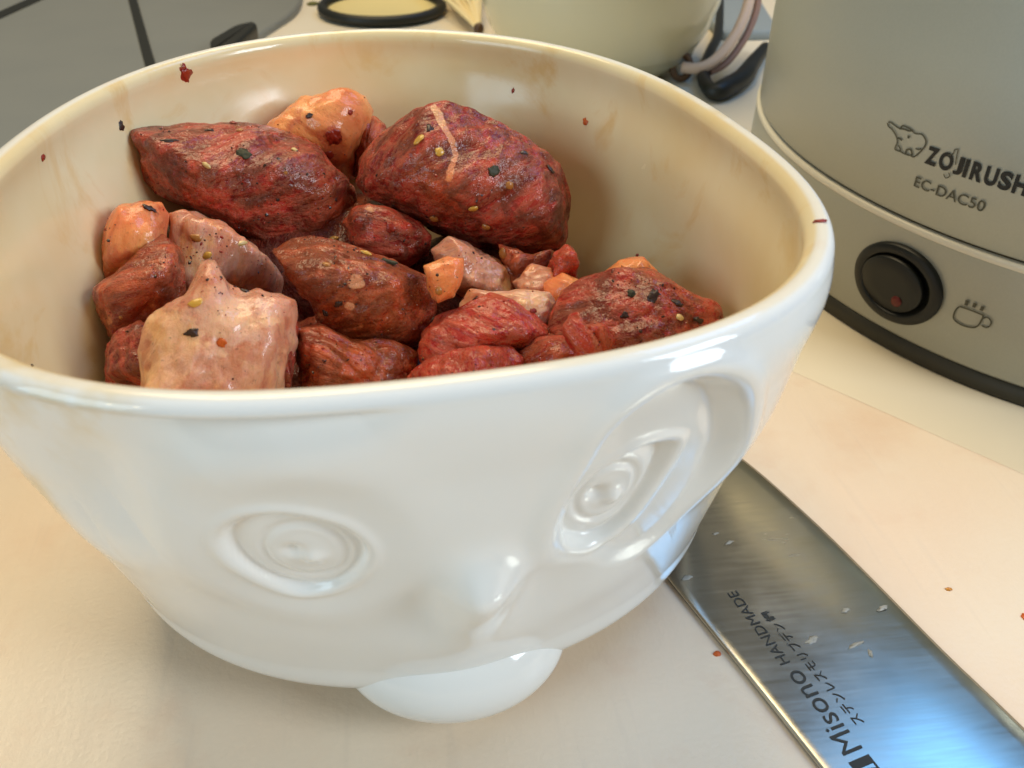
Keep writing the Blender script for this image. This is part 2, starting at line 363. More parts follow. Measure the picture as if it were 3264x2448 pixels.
bowl = thing('face_bowl', 'white glazed porcelain bowl with a sculpted face, filled with cubed raw meat', 'bowl')
bb = mk('body', V, F_, m_bowl, bowl)
at = bb.data.attributes.new('inner', 'FLOAT', 'POINT'); at.data.foreach_set('value', np.repeat(np.array(inn, float), NU))
stain = np.zeros(len(V))
for px, r_ in (((60, 1560), 5), ((20, 1480), 6), ((100, 1600), 4), ((260, 1290), 4), ((180, 1290), 3), ((60, 1210), 5), ((1080, 98), 4), ((2270, 345), 6), ((2160, 280), 4), ((2330, 360), 4)):
    dd = ray([px])[0]; dd /= np.linalg.norm(dd)
    rel = V-CAM; tt = rel@dd; dist = np.linalg.norm(rel-tt[:, None]*dd, axis=1)
    stain = np.maximum(stain, np.exp(-(dist/r_)**2)*(np.hypot(V[:, 0], V[:, 1]) > 40))
at = bb.data.attributes.new('stain', 'FLOAT', 'POINT'); at.data.foreach_set('value', stain)
def ico(sub):
    bm = bmesh.new(); bmesh.ops.create_icosphere(bm, subdivisions=sub, radius=1.0)
    v = np.array([x.co[:] for x in bm.verts]); f = [tuple(q.index for q in x.verts) for x in bm.faces]; bm.free(); return v, f
ICO = {k: ico(k) for k in (3, 5, 6)}
# protruding lower lip
v, f = ICO[5]; v = v.copy(); c = np.array([6.4, -40.8, 12.2]); L_ = v*np.array([20.2, 16.6, 12.2])
L_[:, 2] += .0; V = L_+c
mk('lower_lip', V, f, m_bowl, bowl)

# ------------------------------------------------------------------ meat
def inner_r(th, z): return rad(th, np.clip(z, 12, 82))-THK-.02*(82.6-z)-.4
MEAT = []
def meat(label, m, poly, z, thick, sub=6, fat=(), fat0=0., rub=.3, planes=None, lump=.10, seed=None, n=2.35, cut=4, group='marinated meat pieces in the bowl', centre=None, clamp=True, back=1.0, grow=1.04):
    seed = seed if seed is not None else len(MEAT)+1
    P = np.array(poly, float); c2 = np.array(centre, float) if centre else np.array([(P[:, 0].min()+P[:, 0].max())/2, (P[:, 1].min()+P[:, 1].max())/2])
    C3 = on_z([c2*D2], z)[0]; dr = C3-CAM; dist = np.linalg.norm(dr); dr /= dist
    ax = RT-dr*(RT@dr); ax /= np.linalg.norm(ax); ay = np.cross(ax, dr); ay = ay if ay@UP > 0 else -ay
    R = ray(P*D2); t = (C3-CAM)@dr/(R@dr); Q = CAM+t[:, None]*R-C3
    qx, qy = Q@ax, Q@ay; ang = np.arctan2(qy, qx); rr = np.hypot(qx, qy)
    # densify the outline before going polar
    N = len(P); xs = []; ys = []
    for i in range(N):
        for s in np.linspace(0, 1, 8, endpoint=False): xs.append(qx[i-1]*(1-s)+qx[i]*s); ys.append(qy[i-1]*(1-s)+qy[i]*s)
    xs, ys = np.array(xs), np.array(ys); ang = np.arctan2(ys, xs); rr = np.hypot(xs, ys); o = np.argsort(ang)
    ang, rr = ang[o], rr[o]; ang = np.concatenate([ang-2*math.pi, ang, ang+2*math.pi]); rr = np.tile(rr, 3)
    gx = np.linspace(-math.pi, math.pi, 361); gr = np.interp(gx, ang, rr)
    k = np.exp(-(np.arange(-6, 7)/1.8)**2); k /= k.sum(); gr = gr*grow; gr = np.convolve(np.concatenate([gr[-7:-1], gr, gr[1:7]]), k, 'valid')
    v, f = ICO[sub]; rho = np.hypot(v[:, 0], v[:, 1]); ph = np.arctan2(v[:, 1], v[:, 0])
    s = (rho**n+np.abs(v[:, 2])**n)**(-1/n); rho2 = rho*s; z2 = v[:, 2]*s; n_unused = 0
    Rr = np.interp(ph, gx, gr); size = gr.mean()
    X = np.stack([Rr*rho2*np.cos(ph), Rr*rho2*np.sin(ph), thick*z2*np.where(z2 < 0, back, 1)], 1)
    r_ = np.random.RandomState(seed*7+3)
    if planes is None:
        planes = []
        for q in range(cut):
            nn = r_.normal(size=3); nn[2] = abs(nn[2])*1.0+.6; nn /= np.linalg.norm(nn); planes.append((tuple(nn), r_.uniform(.60, .82)))
    for nn, fr in planes:
        nn = np.array(nn, float); nn /= np.linalg.norm(nn); h = X@nn; dmx = h.max()*fr; over = np.maximum(0, h-dmx)
        X -= (over*.52)[:, None]*nn
    N3 = v.copy(); N3[:, 2] *= 1.2; N3 /= np.linalg.norm(N3, axis=1)[:, None]
    lam = lump*size
    edge = .55+.45*np.clip(np.abs(v[:, 2])*1.5, 0, 1)
    X += N3*(lam*fbm(X/(size*.75), 2, seed)*edge)[:, None]
    st_ = r_.normal(size=3); st_[2] *= .5; st_ /= np.linalg.norm(st_); Y = X-(X@st_*.74)[:, None]*st_; Yf = Y+r_.uniform(0, 50, 3)
    X += N3*(1.1*fbm(Y/4.4, 2, seed+5))[:, None]+N3*(.38*fbm(Y/1.3, 2, seed+9))[:, None]
    if m in (m_lean, m_rub, m_red_meat): X -= N3*(.55*np.exp(-(fbm(Y/9, 2, seed+21)/.05)**2))[:, None]
    W_ = C3+X[:, 0:1]*ax+X[:, 1:2]*ay-X[:, 2:3]*dr
    if clamp:
        rad_ = np.hypot(W_[:, 0], W_[:, 1]); lim = inner_r(np.arctan2(W_[:, 1], W_[:, 0]), W_[:, 2])
        kx = np.where(rad_ > lim, lim/np.maximum(rad_, 1e-6), 1); W_[:, :2] *= kx[:, None]; W_[:, 2] = np.maximum(W_[:, 2], FLOOR+.3)
    o = mk('meat_chunk', W_, f, m); tag(o, label, 'meat', group)
    wob = fbm(X/2.6, 3, seed+3); fa = np.full(len(W_), fat0); sc_ = dist/FPX*D2
    for it in fat:
        x, y, rr_, st = it; R1 = ray([(x*D2, y*D2)])[0]; t1 = (C3-CAM)@dr/(R1@dr); q = CAM+t1*R1-C3
        dd = np.hypot(X[:, 0]-q@ax, X[:, 1]-q@ay)/(rr_*sc_)*(1+.75*wob)
        w_ = st*np.exp(-dd**2)*(X[:, 2] > -thick*.5); fa = np.where(st > 0, np.maximum(fa, w_), fa+w_)
    a = o.data.attributes.new('fib', 'FLOAT_VECTOR', 'POINT'); a.data.foreach_set('vector', Yf.ravel())
    a = o.data.attributes.new('fat', 'FLOAT', 'POINT'); a.data.foreach_set('value', fa)
    a = o.data.attributes.new('rub', 'FLOAT', 'POINT'); a.data.foreach_set('value', np.full(len(W_), rub))
    MEAT.append(o); return o
def line(pts, r, st, n=6):
    o = []
    for i in range(len(pts)-1):
        for s in np.linspace(0, 1, n, endpoint=False): o.append((pts[i][0]*(1-s)+pts[i+1][0]*s, pts[i][1]*(1-s)+pts[i+1][1]*s, r, st))
    return o
# hidden bed of meat under the visible pieces, coloured as if in shade
def bed(label, cx, cy, cz, rx, ry, rz, m, seed):
    v, f = ICO[5]; n = 3; s = (np.abs(v)**n).sum(1)**(-1/n); X = v*s[:, None]*np.array([rx, ry, rz]); X += v*(2.2*fbm(X/9, 3, seed)+.6*fbm(X/2.5, 2, seed))[:, None]
    W_ = X+np.array([cx, cy, cz]); r = np.hypot(W_[:, 0], W_[:, 1]); lim = inner_r(np.arctan2(W_[:, 1], W_[:, 0]), W_[:, 2])
    lim = np.where(W_[:, 2] < 24, lim*(.80+.2*np.clip((W_[:, 2]-FLOOR)/15, 0, 1)), lim)
    W_[:, :2] *= np.where(r > lim, lim/r, 1)[:, None]; W_[:, 2] = np.maximum(W_[:, 2], FLOOR+.4)
    o = mk('meat_chunk', W_, f, m); tag(o, label, 'meat', 'marinated meat pieces in the bowl')
    a = o.data.attributes.new('fib', 'FLOAT_VECTOR', 'POINT'); a.data.foreach_set('vector', (W_*np.array([1, .3, 1])).ravel()); a = o.data.attributes.new('fat', 'FLOAT', 'POINT'); a.data.foreach_set('value', .25*fbm(W_/6, 2, seed)); a = o.data.attributes.new('rub', 'FLOAT', 'POINT'); a.data.foreach_set('value', np.full(len(W_), .4)); MEAT.append(o)
bed('shade darkened chunk low in the bowl between the pale skin piece and central chunk', -8, 8, 30, 20, 18, 14, m_bed_shade, 31)
bed('shade darkened meat chunk at the bottom of the bowl under the large right upper chunk', 22, 32, 34, 20, 18, 16, m_bed_shade, 32)
bed('shade darkened meat chunk at the bottom left under the fatty roll', -34, 22, 30, 16, 22, 16, m_bed_shade, 33)
bed('shade darkened meat chunk at the bottom right under the right hand chunk', 34, -2, 28, 20, 20, 15, m_bed_shade, 34)
bed('shade darkened meat chunk at the bottom near the front wall', 0, -26, 26, 28, 18, 13, m_bed_shade, 35)
bed('shade darkened meat chunk at the back bottom under the large left upper chunk', -14, 44, 38, 22, 16, 18, m_bed_shade, 36)

meat('large dark red chunk with a ragged left tip, resting on top at the upper left', m_lean,
     [(275, 285), (300, 270), (345, 272), (400, 268), (460, 266), (520, 262), (590, 280), (660, 308), (700, 345), (740, 390), (768, 430), (760, 465), (715, 500), (640, 522), (590, 522), (500, 492), (450, 472), (430, 455), (340, 412), (310, 392), (298, 352), (312, 335), (288, 322)],
     63, 13, fat=[(430, 350, 10, .35), (640, 325, 16, .4)], fat0=.0, rub=.55, planes=[((0, .85, .5), .62), ((.1, -.45, .9), .80), ((-.7, -.2, .6), .78), ((.8, -.2, .55), .80)], lump=.07, seed=1, n=2.6)
meat('bright orange piece of fat with dark red flecks, standing behind the two big top chunks', m_orange,
     [(560, 292), (600, 255), (650, 220), (700, 200), (745, 195), (785, 212), (803, 245), (800, 290), (775, 330), (770, 385), (735, 385), (700, 350), (620, 312)], 66, 10, fat=[(700, 240, 60, .9), (600, 285, 30, .8), (780, 240, 30, .8), (715, 300, 16, -1.2), (712, 338, 14, -1.0)], fat0=.55, rub=.0, seed=2, sub=5, lump=.10, cut=3)
meat('dull pinkish lean strip behind the orange fat piece at the back wall', m_rub, [(785, 240), (810, 255), (838, 290), (835, 330), (800, 370), (765, 380), (760, 320)], 62, 8, sub=5, rub=.3, seed=3, fat0=.1)
meat('large red chunk on top at the upper right, crossed by a curved fat line', m_lean,
     [(770, 352), (800, 315), (830, 290), (870, 268), (900, 250), (960, 236), (1012, 243), (1060, 268), (1110, 295), (1160, 322), (1212, 366), (1230, 420), (1222, 500), (1195, 542), (1150, 565), (1080, 572), (1000, 540), (930, 498), (870, 458), (800, 428), (772, 395)],
     62, 17, fat=line([(940, 238), (955, 270), (972, 300), (985, 340), (970, 395)], 7, .95)+[(1160, 525, 26, .45)], rub=.35, planes=[((-.18, -.80, .58), .40), ((.25, .45, .86), .62), ((.9, .1, .4), .80), ((-.75, .2, .6), .66)], lump=.06, seed=4, n=3.0)
meat('small rounded dark red piece in the middle between the two big top chunks', m_lean, [(740, 482), (762, 455), (800, 443), (840, 455), (900, 480), (928, 512), (920, 548), (880, 572), (850, 567), (800, 547), (758, 520)], 55, 9, sub=5, fat=[(800, 452, 16, .55)], rub=.2, seed=5, cut=4)
meat('pale orange fatty roll leaning on the left wall of the bowl', m_orange, [(228, 600), (222, 560), (230, 500), (258, 450), (300, 433), (345, 440), (362, 465), (352, 520), (335, 570), (325, 610), (290, 618), (250, 605)], 60, 9, sub=5, fat=[(285, 500, 60, .8), (270, 580, 25, .7), (340, 480, 14, -.3)], fat0=.35, rub=.1, seed=6, cut=3)
meat('mottled brownish lean piece under the pale orange fatty roll at the left wall', m_rub, [(213, 620), (240, 590), (300, 545), (350, 500), (388, 540), (396, 620), (372, 685), (330, 735), (270, 770), (235, 720), (218, 670)], 55, 10, sub=5, fat=[(240, 690, 14, .6), (330, 660, 14, .6), (370, 500, 12, .5)], fat0=.15, rub=.5, seed=7)
meat('dark lean piece at the lower left, beside the pale skin piece', m_lean, [(228, 740), (280, 700), (345, 700), (370, 760), (360, 860), (240, 860), (225, 800)], 50, 10, sub=5, fat0=.1, rub=.4, seed=8)
meat('pink and orange fatty piece with folded strip, left of the central chunk', m_fat, [(362, 462), (400, 452), (440, 470), (480, 490), (530, 517), (575, 550), (605, 600), (600, 645), (545, 650), (480, 640), (430, 660), (395, 640), (378, 570)], 54, 10, fat=[(400, 560, 40, .9), (450, 520, 26, .7), (540, 600, 40, -.9), (560, 560, 20, -.5)], fat0=.2, rub=.1, seed=9, sub=6, lump=.14)
meat('pale cream piece of fat and skin at the front edge, carrying a yellow seed', m_fat,
     [(305, 870), (308, 760), (325, 695), (365, 655), (402, 640), (418, 605), (428, 580), (440, 562), (462, 562), (482, 596), (494, 622), (530, 632), (560, 628), (600, 636), (632, 655), (641, 690), (630, 710), (640, 740), (622, 790), (615, 850), (600, 910), (450, 930), (320, 910)],
     56, 12, fat=[(380, 740, 80, .9), (480, 690, 70, .9), (590, 670, 40, .9), (350, 820, 60, .7)], fat0=.42, grow=.985, rub=-.4, planes=[((-.1, .35, .93), .66), ((.85, -.1, .5), .82), ((-.6, .3, .7), .78)], lump=.07, seed=10, n=3.2, centre=(475, 760))
meat('dark maroon lean edge on the right side of the pale skin piece', m_lean, [(600, 700), (630, 690), (645, 705), (640, 760), (630, 820), (622, 880), (590, 880), (590, 780)], 51, 8, sub=5, rub=.1, seed=11)
meat('large spice crusted chunk in the centre with a torn pink patch', m_rub,
     [(588, 540), (620, 520), (650, 505), (720, 513), (800, 548), (880, 585), (925, 598), (945, 640), (932, 700), (912, 742), (860, 758), (790, 735), (740, 740), (700, 705), (672, 650), (632, 605), (608, 572)],
     56, 13, fat=[(770, 610, 22, .8), (755, 660, 16, .75), (700, 680, 24, .55), (780, 700, 16, .5), (680, 585, 30, .35), (860, 640, 16, .4)], fat0=.05, rub=.9, planes=[((-.1, .8, .6), .62), ((0, -.55, .85), .66), ((.8, 0, .6), .78)], lump=.08, seed=12)
meat('dark meat chunk beneath the spice crusted central chunk', m_rub, [(645, 715), (700, 705), (760, 740), (860, 745), (905, 760), (890, 830), (850, 900), (700, 910), (655, 850)], 47, 11, sub=6, rub=.5, seed=13)
meat('small pale orange triangle of fat, right of the central chunk', m_orange, [(916, 575), (960, 562), (1002, 562), (992, 600), (980, 640), (945, 658), (936, 640), (928, 612)], 62, 3.2, sub=5, fat0=.9, rub=-.3, seed=14, n=3.6, lump=.05, cut=1)
meat('sinewy pink piece under the big upper right chunk', m_fat, [(935, 540), (970, 510), (1010, 525), (1060, 556), (1110, 590), (1122, 645), (1060, 655), (990, 645), (950, 600)], 52, 9, sub=6, fat=[(1080, 620, 40, .6), (960, 530, 30, -.9), (1000, 560, 26, -.6), (1060, 635, 16, -1.0)], fat0=.0, rub=.3, seed=15)
meat('dark brown chunk just under the right end of the big upper right chunk', m_rub, [(1080, 530), (1150, 545), (1200, 540), (1195, 590), (1150, 630), (1110, 625), (1085, 580)], 52, 8, sub=5, rub=.6, seed=16)
meat('small round red piece at the back right wall', m_red_meat, [(1195, 545), (1225, 522), (1246, 545), (1248, 610), (1225, 650), (1190, 640), (1185, 590)], 55, 7, sub=5, rub=.1, seed=17)
meat('translucent grey pink scrap right of the sinewy piece', m_fat, [(1110, 610), (1150, 575), (1190, 580), (1205, 620), (1190, 660), (1130, 655)], 53, 6, sub=5, fat0=.3, rub=.1, seed=18)
meat('small orange fat cube beside the right hand chunk', m_orange, [(1180, 615), (1215, 595), (1252, 608), (1245, 650), (1215, 690), (1180, 670)], 54, 6, sub=5, fat0=.85, rub=-.2, seed=19)
meat('rolled pale strip of fat lying along the top of the red piece', m_fat, [(985, 655), (1015, 628), (1060, 632), (1115, 628), (1175, 636), (1202, 668), (1195, 705), (1160, 722), (1135, 700), (1080, 685), (1020, 690), (990, 690)], 54, 7, sub=6, fat0=.7, fat=[(1160, 690, 14, -.6), (1030, 650, 10, -.6)], rub=.2, seed=20, cut=3)
meat('glossy bright red piece below the rolled strip of fat', m_red_meat, [(908, 762), (925, 715), (960, 680), (1000, 665), (1060, 633), (1108, 650), (1150, 680), (1185, 715), (1160, 762), (1090, 775), (1000, 795), (915, 810)], 53, 10, fat=[(1065, 640, 22, .4)], rub=-.3, seed=21, lump=.08)
meat('red chunk at the front edge, lowest in the middle', m_red_meat, [(885, 810), (950, 772), (1020, 747), (1090, 742), (1135, 778), (1140, 830), (1000, 900), (870, 900)], 49, 9, sub=6, rub=-.1, seed=22)
meat('orange triangular end of fat behind the right hand chunk', m_orange, [(1305, 592), (1340, 568), (1385, 562), (1412, 588), (1430, 620), (1360, 630), (1310, 622)], 58, 6, sub=5, fat0=.8, rub=-.2, seed=23, cut=2)
meat('big dark red chunk on the right, touching the rim side', m_lean,
     [(1188, 715), (1200, 670), (1225, 630), (1260, 603), (1310, 590), (1360, 583), (1405, 590), (1450, 612), (1500, 645), (1535, 650), (1556, 665), (1556, 710), (1520, 760), (1420, 810), (1300, 820), (1210, 790)],
     54, 14, fat=[(1480, 640, 18, .5), (1530, 660, 14, .4)], rub=.25, planes=[((-.2, .5, .85), .66), ((.5, .3, .8), .74)], lump=.06, seed=24)
meat('curled orange red shred in front of the right hand chunk', m_red_meat, [(1218, 705), (1230, 680), (1252, 675), (1262, 700), (1300, 705), (1328, 735), (1310, 775), (1250, 780), (1228, 740)], 62, 5, sub=5, fat0=.32, rub=-.3, seed=25)
meat('dark meat chunk in the gap left of the curled shred', m_lean, [(1110, 770), (1160, 735), (1220, 725), (1300, 770), (1290, 850), (1150, 860), (1110, 820)], 50, 9, sub=5, rub=.2, seed=26)

# ------------------------------------------------------------------ seeds and flakes, laid on the surfaces
dg = bpy.context.evaluated_depsgraph_get(); dg.update()
def bvh(objs):
    vs = []; fs = []
    for o in objs:
        n = len(vs); vs += [v.co/MM for v in o.data.vertices]; fs += [tuple(i+n for i in p.vertices) for p in o.data.polygons]
    return BVHTree.FromPolygons(vs, fs)
TREE = bvh(MEAT+[bb])
def surf_at(p):
    d_ = ray([p])[0]; hit = TREE.ray_cast(Vector(CAM), Vector(d_)); return (np.array(hit[0]), np.array(hit[1])) if hit[0] is not None else None
def bit_geom(pos, nrm, a, b, h, ang, seed, sub=3, jag=.25):
    nrm = nrm/np.linalg.norm(nrm)
    if nrm@(CAM-pos) < 0: nrm = -nrm
    x = RT-nrm*(RT@nrm); x /= np.linalg.norm(x); y = np.cross(nrm, x); x, y = math.cos(ang)*x+math.sin(ang)*y, -math.sin(ang)*x+math.cos(ang)*y
    v, f = ICO[sub]; k = 1+jag*fbm(v*1.7, 2, seed)
    return pos+nrm*h*.25+(v[:, 0]*a*k)[:, None]*x+(v[:, 1]*b*k)[:, None]*y+(v[:, 2]*h*k)[:, None]*nrm, f
def bit(name, label, cat, m, px, w_, h_, ang=0., thick=.45, group=None, jag=.25):
    """px in the 2212-wide view; w_, h_ its size there"""
    s = surf_at((px[0]*D2, px[1]*D2))
    if s is None: return
    pos, nr = s; k = np.linalg.norm(pos-CAM)/FPX*D2/2
    k *= 1.22; V, f = bit_geom(pos, nr, w_*k, h_*k, thick, ang, int(px[0]), jag=jag); o = mk(name, V, f, m); tag(o, label, cat, group); return o
G1 = 'chili seeds on the meat'; G2 = 'spice flakes on the meat'; G3 = 'flakes stuck to the bowl'
for lab, m, px, a, b, an in (
    ('large round yellow chili seed left of the fat line on the upper right chunk', m_seed, (905, 302), 23, 18, .2),
    ('smaller round yellow chili seed touching the fat line on the upper right chunk', m_seed, (949, 328), 15, 16, 0),
    ('oval yellow chili seed on the pale skin piece at the front', m_seed, (424, 654), 27, 15, .45),
    ('pale seed on the left glossy side of the ragged tipped chunk', m_seedp, (446, 357), 16, 8, -.6),
    ('small pale seed near the right shoulder of the ragged tipped chunk', m_seedp, (636, 324), 12, 8, -.4),
    ('amber seed at the back edge of the ragged tipped chunk', m_seedd, (518, 282), 14, 10, -.5),
    ('thin pale yellow seed at the end of the folded strip', m_seedp, (520, 526), 22, 9, .35),
    ('wet amber seed above the tip of the pale skin piece', m_seed, (448, 552), 18, 12, .3),
    ('amber seed at the top of the pink fatty piece', m_seedd, (424, 514), 20, 13, -.2),
    ('yellow seed on the back edge of the spice crusted chunk', m_seed, (722, 515), 16, 8, 0),
    ('flat yellow seed on the top slope of the spice crusted chunk', m_seed, (790, 547), 22, 8, -.25),
    ('orange seed at the left corner of the spice crusted chunk', m_seedd, (706, 572), 14, 12, 0),
    ('dull yellow seed on the lower ridge of the upper right chunk', m_seed, (1022, 450), 17, 13, 0),
    ('dull yellow seed on the shaded underside of the upper right chunk', m_seedd, (938, 472), 15, 14, 0),
    ('brown seed low on the shaded underside of the upper right chunk', m_seedd, (1050, 490), 15, 13, 0),
    ('ring shaped brown seed under the right end of the upper right chunk', m_seedd, (1087, 548), 20, 20, 0),
    ('pale seed on the right slope of the right hand chunk', m_seedp, (1468, 686), 14, 12, -.3),
    ('amber seed on the far face of the upper right chunk', m_seedd, (1100, 400), 14, 14, 0),
    ('orange seed in the caramel fold of the small fat triangle', m_seedd, (948, 628), 12, 16, 0)):
    bit('chili_seed', lab, 'seed', m, px, a, b, an, .38, G1, .25)
for lab, m, px, a, b, an in (
    ('dark green herb flake in the middle of the ragged tipped chunk', m_green, (526, 333), 22, 15, -.5),
    ('long black flake near the left tip of the ragged tipped chunk', m_flake, (366, 303), 26, 9, .35),
    ('brown flake on the top edge of the ragged tipped chunk', m_flake, (450, 282), 16, 7, 0),
    ('red brown flake standing up on the back edge of the ragged tipped chunk', m_redf, (505, 265), 10, 9, .6),
    ('black flake beside the top of the curved fat line', m_flake, (929, 279), 12, 15, 0),
    ('dark green flake in the middle of the upper right chunk', m_green, (1067, 372), 20, 15, .3),
    ('brown flake near the back edge of the upper right chunk', m_flake, (1133, 330), 12, 9, 0),
    ('dark flake high on the back shoulder of the upper right chunk', m_flake, (1190, 366), 16, 10, -.7),
    ('tiny black flake on the orange fat piece', m_flake, (668, 250), 10, 7, .4),
    ('big dark red flake low on the orange fat piece', m_redf, (722, 296), 22, 26, .6),
    ('dark red flake at the foot of the orange fat piece', m_redf, (710, 336), 17, 14, 0),
    ('small red flake near the tip of the orange fat piece', m_redf, (757, 242), 8, 7, 0),
    ('dark brown flake on the pale skin piece below the yellow seed', m_flake, (417, 720), 24, 12, .05),
    ('bright orange red flake in the middle of the pale skin piece', m_orf, (478, 741), 16, 13, 0),
    ('black flake on the top edge of the pale skin piece', m_flake, (528, 629), 18, 11, -.2),
    ('dark flake above the pale orange fatty roll', m_flake, (322, 450), 22, 9, -.3),
    ('black flake left of centre on the right hand chunk', m_green, (1364, 634), 12, 12, 0),
    ('broad dark flake in the middle of the right hand chunk', m_flake, (1414, 640), 18, 20, 0),
    ('dark flake on the right slope of the right hand chunk', m_flake, (1462, 655), 20, 12, -.6),
    ('black flake low at the rim end of the right hand chunk', m_flake, (1508, 691), 17, 9, -.2),
    ('small black flake low on the left of the right hand chunk', m_flake, (1350, 681), 12, 10, 0),
    ('dark flake on the pink patch of the spice crusted chunk', m_flake, (731, 657), 14, 9, .9),
    ('small dark flake under the pink patch of the spice crusted chunk', m_flake, (702, 676), 8, 14, 0),
    ('black flake on the small rounded middle piece', m_redf, (843, 492), 16, 14, -.6),
    ('dark red flake on the rolled strip of fat', m_redf, (1152, 672), 11, 9, 0),
    ('brown flake at the left end of the rolled strip of fat', m_flake, (1028, 645), 9, 12, 0),
    ('dark flake between the small triangle and the red piece', m_flake, (935, 690), 14, 9, 0),
    ('dark flake on the back slope of the spice crusted chunk', m_green, (840, 565), 22, 9, -.3)):
    bit('spice_flake', lab, 'flake', m, px, a, b, an, .22, G2, .9)
for lab, m, px, a, b, an in (
    ('largest dark red flake on the inner wall near the left rim', m_redf, (401, 160), 20, 32, .15),
    ('small dark brown flake on the inner wall left of the meat', m_flake, (262, 271), 10, 15, 0),
    ('tiny red flake far left on the inner wall', m_redf, (93, 340), 10, 11, .4),
    ('tiny red speck high on the back inner wall', m_redf, (1108, 196), 6, 7, 0),
    ('orange speck on the back inner wall right of the meat', m_orf, (1265, 262), 10, 10, 0),
    ('tiny brown speck above the orange fat on the right inner wall', m_redf, (1377, 551), 6, 5, 0),
    ('dark speck on the inner wall close to the front left rim', m_flake, (68, 790), 5, 5, 0),
    ('slender red flake lying on the right end of the rim', m_redf, (1773, 478), 20, 8, -.15),
    ('orange red crumb on the top of the back rim', m_redf, (763, 62), 20, 10, 0),
    ('dark crumb on the back left rim', m_flake, (510, 92), 20, 7, .2)):
    bit('spice_flake', lab, 'flake', m, px, a, b, an, .20, G3, .8)
bit('sauce_drop', 'orange drop of sauce on the back right rim', 'sauce drop', m_spot, (1577, 245), 20, 15, -.3, .25)
bit('sauce_drop', 'flat yellow smear of sauce next to the orange drop on the back right rim', 'sauce drop', m_seedp, (1545, 232), 24, 14, -.4, .12)
# fine spice grains: too many to count
parts = []; rs = np.random.RandomState(5); grains = {0: [], 1: [], 2: []}
for i in range(2600):
    p = (rs.uniform(225, 1550), rs.uniform(200, 830)); s = surf_at((p[0]*D2, p[1]*D2))
    if s is None: continue
    pos, nr = s
    r_ = math.hypot(pos[0], pos[1]); lim = inner_r(math.atan2(pos[1], pos[0]), pos[2])
    if pos[2] > 76 or r_ > lim-1.2: continue
    if vnoise(pos[None]/5.5, 4)[0] < .12: continue
    if 310 < p[0] < 640 and p[1] > 640 and rs.uniform() < .85: continue
    k = np.linalg.norm(pos-CAM)/FPX*D2/2; a = rs.choice([2.4, 3.6, 5.0, 9.0], p=[.4, .3, .2, .1])*k
    nrm = nr/np.linalg.norm(nr); x = np.cross(nrm, rs.normal(size=3)); x /= np.linalg.norm(x); y = np.cross(nrm, x); b = a*rs.uniform(.4, 1)
    q = [pos+a*x*math.cos(g)+b*y*math.sin(g)+nrm*.02 for g in np.linspace(0, 2*math.pi, 6)[:-1]]+[pos+nrm*.28]
    grains[rs.choice(3, p=[.62, .32, .06])].append((q, [(j, (j+1) % 5, 5) for j in range(5)]))
for k, m, nm in ((0, m_flake, 'dark_spice_grains'), (1, m_redf, 'red_spice_grains'), (2, m_seedd, 'amber_spice_grains')):
    V, f = join(grains[k]); o = mk(nm, V, f, m, smooth=False, kind='stuff'); tag(o, {0: 'fine dark spice grains', 1: 'fine red chili grains', 2: 'fine amber chili grains'}[k]+' scattered over the marinated meat', 'spice grains')

# ------------------------------------------------------------------ knife
knife = thing('kitchen_knife', 'steel kitchen knife with black etched maker lettering, lying on the board partly under the bowl', 'knife')
spine = smooth_path([(98, -178), (82, -125), (65.5, -68), (59, -46), (52, -23), (44, 4), (36, 34), (31, 50)], 6)
edge = smooth_path([(139, -178), (120, -122), (105.3, -68), (99.6, -49), (94.4, -29), (89, -10), (80.5, 13), (67, 36), (50, 48), (31, 50)], 6)
def resample(P, n):
    s = np.concatenate([[0], np.cumsum(np.linalg.norm(np.diff(P, axis=0), axis=1))]); t = np.linspace(0, s[-1], n); return np.stack([np.interp(t, s, P[:, 0]), np.interp(t, s, P[:, 1])], 1)
n = 60; S = resample(spine, n)[:-1]; E_ = resample(edge, n)[:-1]; n -= 1
V = []; ks = [(0, .35), (.003, 1.15), (.010, 1.22), (.05, 1.24), (.5, 1.15), (.90, .95), (.975, .70), (1, .40)]
for k, h in ks:
    for i in range(n): p = S[i]*(1-k)+E_[i]*k; V.append((p[0], p[1], h))
for i in range(n): V.append((E_[i][0], E_[i][1], .30))
for i in range(n): V.append((S[i][0], S[i][1], .30))
F_ = grid_faces(n, len(ks)+2, False); blade = mk('blade', V, F_, m_steel, knife)
mo = blade.modifiers.new('subd', 'SUBSURF'); blade.modifiers.remove(mo)
V, F_ = prism(rounded([(97, -176), (140, -176), (146, -205), (150, -300), (126, -306), (114, -205)], 6), .5, 17, 5); mk('handle', V, F_, m_wood, knife)
# writing helpers
def text_mesh(s, bold=0., shear=0.):
    cu = bpy.data.curves.new('t', 'FONT'); cu.body = s; cu.size = 1; cu.offset = bold; cu.shear = shear; cu.resolution_u = 6
    o = bpy.data.objects.new('t', cu); col.objects.link(o); bpy.context.view_layer.update()
    me = bpy.data.meshes.new_from_object(o.evaluated_get(bpy.context.evaluated_depsgraph_get()))
    V = np.array([v.co[:2] for v in me.vertices]) if len(me.vertices) else np.zeros((0, 2)); F_ = [tuple(p.vertices) for p in me.polygons]
    bpy.data.objects.remove(o); bpy.data.curves.remove(cu); bpy.data.meshes.remove(me)
    if len(V): V = V-V.min(0)
    return V, F_
def fit_text(s, w_, h_, bold=0.):
    V, F_ = text_mesh(s, bold); mx = V.max(0); return V/mx*np.array([w_, h_]), F_
kd = np.array([-.245, .9695]); ku = np.array([-.9695, -.245])
def knife_z(p): return 2.16
